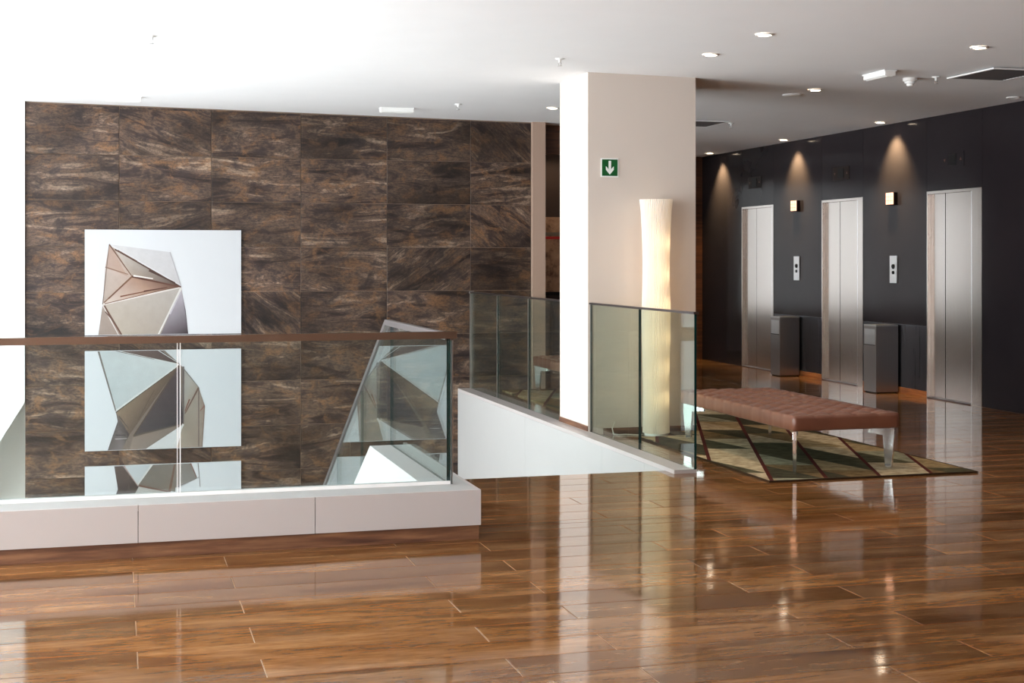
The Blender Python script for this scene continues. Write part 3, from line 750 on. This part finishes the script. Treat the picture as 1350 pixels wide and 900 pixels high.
# picture in the alcove
r = tag(empty('wall_picture', (4.99, 15.798, 1.0)), 'beige weathered picture with a red band in the alcove', 'picture')
t = simple('picture_paper', S(150, 118, 96), 0.6)
p_ = t.node('ShaderNodeNewGeometry').outputs['Position']
t.set(Base_Color=t.ramp(t.noise(p_, 7, 6, 0.7), [(0.35, S(84, 60, 48)), (0.5, S(150, 120, 98)), (0.7, S(176, 146, 120))]))
simple('red_band', S(170, 34, 38), 0.6); simple('grey_band', S(110, 104, 98), 0.6)
boxobj('board', (-0.22, -0.02, 0.04), (0.22, 0, 0.92), 'picture_paper', r)
boxobj('band', (-0.22, -0.022, 0.66), (0.22, -0.0205, 0.69), 'red_band', r)
boxobj('band', (-0.22, -0.022, 0.70), (0.22, -0.0205, 0.74), 'grey_band', r)
boxobj('lower_rail', (-0.24, -0.03, 0.0), (0.24, 0, 0.039), 'black_plastic', r)

# ------------------------------------------------------------------ pleated floor lamp
lp = tag(empty('floor_lamp', (4.195, 10.615, 0)), 'tall white pleated paper floor lamp glowing beside the column', 'lamp')
prof = [(0.105, 0.022), (0.101, 0.12), (0.1, 0.4), (0.108, 0.75), (0.112, 0.95), (0.106, 1.2), (0.1045, 1.4), (0.108, 1.6), (0.118, 1.8), (0.129, 1.905)]
def rad(z_):
    for (ra, za), (rb_, zb) in zip(prof, prof[1:]):
        if z_ <= zb: return ra + (rb_ - ra) * (z_ - za) / (zb - za)
    return prof[-1][0]
bm = bmesh.new(); NS, NZ = 192, 22; rings = []
for k in range(NZ + 1):
    z_ = 0.022 + (1.905 - 0.022) * k / NZ; r_ = rad(z_)
    rings.append([bm.verts.new(((r_ + (0.0055 if i % 4 < 2 else -0.0055)) * math.cos(2 * PI * i / NS), (r_ + (0.0055 if i % 4 < 2 else -0.0055)) * math.sin(2 * PI * i / NS), z_)) for i in range(NS)])
for a, b in zip(rings, rings[1:]):
    for i in range(NS): bm.faces.new((a[i], a[(i + 1) % NS], b[(i + 1) % NS], b[i]))
obj('shade', bm, 'pleated_paper', lp)
bm = bmesh.new(); lathe(bm, [(0.096, 0.001), (0.096, 0.02), (0.08, 0.024)], 40); obj('base', bm, 'white_plastic', lp)
bm = bmesh.new(); lathe(bm, [(0.009, 0.024), (0.009, 1.75)], 12); pole_ = obj('pole', bm, 'white_plastic', lp)
for zq in (0.30, 0.55, 0.80, 1.05, 1.30, 1.55):
    bm = bmesh.new(); bmesh.ops.create_uvsphere(bm, u_segments=12, v_segments=8, radius=0.03)
    bmesh.ops.translate(bm, verts=bm.verts, vec=(0.045, -0.018, zq)); obj('bulb', bm, 'bulb_glow', pole_, smooth=True)
bm = bmesh.new(); tube(bm, [(-0.09, 0.03, 0.006), (-0.16, 0.0, 0.006), (-0.24, 0.06, 0.006), (-0.30, 0.05, 0.006), (-0.33, 0.10, 0.007), (-0.33, 0.128, 0.05), (-0.30, 0.148, 0.10)], 0.005, 8)
obj('cord', bm, 'cable_clear', lp, smooth=True)

# ------------------------------------------------------------------ rug and benches
rug = tag(empty('rug', (4.0, 8.16, 0)), 'olive and cream patterned rug with dark red lines under the benches', 'rug')
RO = [(4.0, 8.16), (5.5, 8.16), (5.5, 14.62), (4.0, 14.62), (4.0, 11.56), (4.64, 11.56), (4.64, 10.72), (4.32, 10.72), (4.32, 10.47), (4.0, 10.47)]
bm = bmesh.new(); prism(bm, [(x_ - 4.0, y_ - 8.16) for x_, y_ in RO], 'z', 0.0008, 0.011); obj('pile', bm, 'rug_print', rug)
for a, b in (((0, -0.012), (1.5, -0.0005)), ((1.5005, -0.012), (1.512, 6.46)), ((-0.012, -0.012), (-0.0005, 2.31))):
    boxobj('binding', (a[0], a[1], 0.0008), (b[0], b[1], 0.0125), 'rug_border', rug)

def make_bench():
    W, L, z0, z1 = 0.775, 1.92, 0.287, 0.400
    r = empty('bench')
    NX, NY, SUB = 5, 12, 7
    nx, ny = NX * SUB, NY * SUB
    def h(a, b):
        return (abs(math.sin(PI * a)) * abs(math.sin(PI * b))) ** 0.4
    bm = bmesh.new(); top = {}
    for i in range(nx + 1):
        for j in range(ny + 1):
            a, b = i / SUB, j / SUB
            da, db = min(a, NX - a), min(b, NY - b)
            fall = lambda q: 1 - (1 - min(q / 0.35, 1)) ** 2.2
            edge_ = min(fall(da), 1) * min(fall(db), 1)
            zz = z1 - 0.052 + 0.052 * (0.28 + 0.72 * (h(a, b) if 0 < i < nx and 0 < j < ny else 0.72 + 0.14 * (abs(math.sin(PI * (b if i in (0, nx) else a))) ** 0.4))) * (0.9 + 0.1 * edge_)
            top[i, j] = bm.verts.new((W * i / nx, L * j / ny, zz))
    for i in range(nx):
        for j in range(ny): bm.faces.new((top[i, j], top[i + 1, j], top[i + 1, j + 1], top[i, j + 1]))
    per = [(i, 0) for i in range(nx)] + [(nx, j) for j in range(ny)] + [(i, ny) for i in range(nx, 0, -1)] + [(0, j) for j in range(ny, 0, -1)]
    prev = [top[q] for q in per]
    for zz, outw in ((z1 - 0.036, 0.006), (z1 - 0.05, 0.007), (z0 + 0.012, 0.007), (z0, 0.0)):
        cur = []
        for (i, j) in per:
            x_, y_ = W * i / nx, L * j / ny
            o_ = outw - 0.003 * (1 - min(1, abs(math.sin(PI * i / SUB if j in (0, ny) else PI * j / SUB)) ** 0.3))
            x_ += o_ if i == nx else (-o_ if i == 0 else 0); y_ += o_ if j == ny else (-o_ if j == 0 else 0)
            cur.append(bm.verts.new((x_, y_, zz)))
        n = len(per)
        for k in range(n): bm.faces.new((prev[k], prev[(k + 1) % n], cur[(k + 1) % n], cur[k]))
        prev = cur
    bm.faces.new(prev)
    obj('tufted_seat', bm, 'leather', r, smooth=True)
    bm = bmesh.new()
    for i in range(1, NX):
        for j in range(1, NY):
            lathe(bm, [(0.010, 0), (0.008, 0.004), (0.003, 0.006)], 8, (W * i / NX, L * j / NY, z1 - 0.040))
    tag(obj('tuft_button', bm, 'leather', r), kind='stuff')
    boxobj('underframe', (0.12, 0.15, z0 - 0.02), (W - 0.12, L - 0.15, z0 - 0.0005), 'black_plastic', r)
    for sx, sy in ((0, 0), (1, 0), (0, 1), (1, 1)):
        # L-shaped flat steel leg in a plane turned towards the middle of the bench
        bm = bmesh.new(); zb = 0.013
        pr = [(0.022, zb), (0.070, zb), (0.082, z0 - 0.055), (0.20, z0 - 0.050), (0.20, z0 - 0.004), (0.0, z0 - 0.004), (0.0, z0 - 0.06)]
        prism(bm, pr, 'y', -0.012, 0.012)
        es = [e for e in bm.edges]; bmesh.ops.bevel(bm, geom=es, offset=0.003, segments=2, affect='EDGES', clamp_overlap=True)
        ang_ = math.atan2(0.866 * (1 if sy == 0 else -1), 0.5 * (1 if sx == 0 else -1))
        bmesh.ops.rotate(bm, verts=bm.verts, cent=(0, 0, 0), matrix=Matrix.Rotation(ang_, 3, 'Z'))
        bmesh.ops.translate(bm, verts=bm.verts, vec=(0.014 if sx == 0 else W - 0.014, 0.022 if sy == 0 else L - 0.022, 0))
        leg_ = obj('leg', bm, 'chrome', r)
        bm = bmesh.new(); q = Vector((math.cos(ang_), math.sin(ang_))) * 0.18
        lathe(bm, [(0.014, z0 - 0.05), (0.014, z0 - 0.003)], 14, (q.x + (0.014 if sx == 0 else W - 0.014), q.y + (0.022 if sy == 0 else L - 0.022), 0))
        obj('leg_boss', bm, 'chrome', leg_, smooth=False)
    return r
b1 = make_bench(); b1.location = (4.292, 8.40, 0)
tag(b1, 'brown tufted leather bench with chrome legs near the pleated lamp', 'bench', 'leather benches on the rug')
b2 = copy_tree(b1); b2.location = (4.292, 12.50, 0)
tag(b2, 'tufted leather bench with chrome legs behind the column', 'bench', 'leather benches on the rug')

# ------------------------------------------------------------------ steel bins by the lifts
for i, (v0, v1) in enumerate(((13.265, 13.52), (15.51, 15.757))):
    r = tag(empty('steel_bin', (7.735, v0, 0)), ['square steel bin between the middle lift and the lift by the widest wall', 'square steel bin between the middle lift and the lift by the brown panel'][i], 'bin', 'steel bins at the lifts')
    Wd = v1 - v0
    boxobj('body', (0.0, 0.0, 0.012), (0.262, Wd, 0.71), 'bin_steel', r, 0.004)
    boxobj('plinth', (0.012, 0.012, 0.0005), (0.25, Wd - 0.012, 0.0115), 'black_plastic', r)
    boxobj('lid', (0.0, 0.0, 0.7105), (0.262, Wd, 0.725), 'flap_steel', r, 0.003)
    fl = boxobj('flap', (-0.004, 0.02, 0.515), (-0.0003, Wd - 0.02, 0.68), 'flap_steel', r, 0.0015)
    boxobj('flap_lip', (-0.010, 0.02, 0.508), (-0.0003, Wd - 0.02, 0.514), 'black_plastic', fl)

# ------------------------------------------------------------------ ceiling fittings
def downlight(u, v_, label, lit=True, power=14.0, size=110, blend=0.7, r_=0.062, grp='recessed downlights', tint=(1.0, 0.74, 0.48), tilt=0.0):
    z_ = ceil_z(u) - 0.0005
    r = tag(empty('downlight', (u, v_, z_)), label, 'downlight', grp)
    bm = bmesh.new(); lathe(bm, [(r_, 0), (r_, -0.004), (r_ * 0.9, -0.010), (r_ * 0.72, -0.010), (r_ * 0.70, -0.003)], 32, cap=False); obj('trim_ring', bm, 'trim_white', r, smooth=True)
    bm = bmesh.new(); lathe(bm, [(r_ * 0.72, -0.002), (r_ * 0.72, -0.007)], 28); obj('lens', bm, 'lamp_lens' if lit else 'white_plastic', r)
    if lit:
        d = bpy.data.lights.new('downlight_beam', 'SPOT'); d.energy = power; d.color = tint; d.spot_size = math.radians(size); d.spot_blend = blend; d.shadow_soft_size = 0.03
        o = bpy.data.objects.new('downlight_beam', d); COL.objects.link(o); o.parent = r; o.location = (0, 0, -0.03); o.rotation_euler = (0, -math.radians(tilt), 0)
    return r
downlight(4.178, 8.603, 'lit recessed downlight over the front end of the bench', power=34.0)
downlight(4.205, 9.551, 'lit recessed downlight over the bench nearest the column', power=34.0)
downlight(5.815, 8.584, 'lit recessed downlight over the floor right of the rug')
downlight(5.883, 11.111, 'lit recessed downlight beside the round ceiling speaker')
downlight(4.175, 13.346, 'lit recessed downlight over the bench behind the column')
for vv, nm in ((17.792, 'lit downlight washing the dark wall beside the brown wood panel'), (15.579, 'lit downlight between the middle lift and the lift by the brown panel'), (13.322, 'lit downlight between the middle lift and the lift by the widest wall')):
    downlight(7.821, vv, nm, True, 210.0, 80, 0.9, tint=(1.0, 0.74, 0.36), tilt=20.0, grp='wall washing downlights')
downlight(4.93, 15.42, 'small added hidden downlight brightening the picture in the alcove', power=26.0)  # added lamp hidden behind the header, brightens the alcove picture
downlight(7.769, 10.947, 'unlit white downlight close to the widest dark wall', lit=False)

def sprinkler(u, v_, label):
    r = tag(empty('sprinkler', (u, v_, ceil_z(u) - 0.0005)), label, 'sprinkler', 'ceiling sprinklers')
    bm = bmesh.new(); lathe(bm, [(0.035, 0), (0.033, -0.006), (0.012, -0.010), (0.010, -0.03)], 20); obj('cup', bm, 'white_plastic', r, smooth=True)
    bm = bmesh.new()
    for s_ in (-1, 1): tube(bm, [(s_ * 0.006, 0, -0.03), (s_ * 0.014, 0, -0.04), (s_ * 0.004, 0, -0.054)], 0.003, 6)
    obj('yoke', bm, 'flap_steel', r)
    bm = bmesh.new(); lathe(bm, [(0.018, -0.054), (0.018, -0.057)], 16); obj('deflector', bm, 'flap_steel', r)
for (u, v_), lb in (((6.384, 10.016), 'small sprinkler beside the smoke detector'), ((6.407, 14.008), 'small sprinkler beside the vent behind the column'), ((0.23, 10.129), 'small sprinkler above the stairwell void'), ((3.228, 10.144), 'small sprinkler in the ceiling just before the column'), ((3.214, 13.385), 'small sprinkler near the slate wall and emergency lamp')): sprinkler(u, v_, lb)

def emergency(u, v_, rz, L_, label):
    r = tag(empty('emergency_light', (u, v_, ceil_z(u) - 0.001), rz), label, 'emergency light', 'emergency lights')
    bm = bmesh.new(); box(bm, (-L_ / 2, -0.055, -0.012), (L_ / 2, 0.055, -0.0015)); obj('base', bm, 'white_plastic', r, 0.003)
    bm = bmesh.new(); prism(bm, [(-0.048, -0.0125), (0.048, -0.0125), (0.040, -0.040), (0.02, -0.052), (-0.02, -0.052), (-0.040, -0.040)], 'x', -L_ * 0.46, L_ * 0.46); obj('diffuser', bm, 'white_plastic', r, 0.004)
    for s_ in (-1, 1): boxobj('end_cap', (s_ * L_ * 0.47 - 0.006, -0.045, -0.045), (s_ * L_ * 0.47 + 0.006, 0.045, -0.0125), 'trim_white', r, 0.002)
emergency(5.83, 9.95, PI / 2, 0.34, 'white emergency light beside the smoke detector')
emergency(0.05, 14.0, 0, 0.34, 'white emergency light above the sculpture canvases')
emergency(2.71, 13.95, 0, 0.34, 'white emergency light near the middle of the slate wall')

r = tag(empty('smoke_detector', (6.242, 10.17, ceil_z(6.242) - 0.001)), 'white round smoke detector on the ceiling', 'smoke detector')
bm = bmesh.new(); lathe(bm, [(0.058, 0), (0.058, -0.022), (0.052, -0.028)], 32); obj('base', bm, 'white_plastic', r, smooth=False)
bm = bmesh.new(); lathe(bm, [(0.045, -0.0285), (0.043, -0.042), (0.030, -0.046), (0.028, -0.060), (0.020, -0.066)], 32); obj('chamber', bm, 'white_plastic', r, smooth=False)
r = tag(empty('ceiling_speaker', (5.86, 11.50, ceil_z(5.86) - 0.001)), 'flat round white ceiling speaker near the column', 'speaker')
bm = bmesh.new(); lathe(bm, [(0.09, 0), (0.09, -0.006), (0.08, -0.012)], 36); obj('bezel', bm, 'ceiling_paint', r)
bm = bmesh.new(); lathe(bm, [(0.07, -0.0125), (0.066, -0.016)], 36); obj('mesh_cover', bm, 'white_plastic', r)

def vent(u0, u1, v0, v1, label):
    uc, vc = (u0 + u1) / 2, (v0 + v1) / 2
    r = tag(empty('ceiling_vent', (uc, vc, ceil_z(uc) - 0.006)), label, 'vent', 'ceiling vents')
    a, b, f_ = (u1 - u0) / 2, (v1 - v0) / 2, 0.025
    bm = bmesh.new()
    box(bm, (-a, -b, -0.010), (-a + f_, b, 0)); box(bm, (a - f_, -b, -0.010), (a, b, 0)); box(bm, (-a + f_, -b, -0.010), (a - f_, -b + f_, 0)); box(bm, (-a + f_, b - f_, -0.010), (a - f_, b, 0))
    obj('frame', bm, 'white_plastic', r)
    boxobj('backing', (-a + f_, -b + f_, -0.002), (a - f_, b - f_, 0), 'black_plastic', r)
    n = 14; me = None
    for k in range(n):
        yy = -b + f_ + (2 * b - 2 * f_) * (k + 0.5) / n
        if me is None:
            bm = bmesh.new(); prism(bm, [(-0.012, -0.003), (-0.008, -0.003), (0.012, -0.009), (0.008, -0.009)], 'x', -a + f_, a - f_)
            o = obj('slat', bm, 'vent_grey', r); o.location.y = yy; me = o.data
        else: link('slat', me, r, (0, yy, 0))
vent(6.46, 6.98, 9.35, 9.98, 'dark square ceiling vent beside the smoke detector')
vent(5.76, 6.31, 13.82, 14.42, 'dark square ceiling vent partly hidden behind the column')
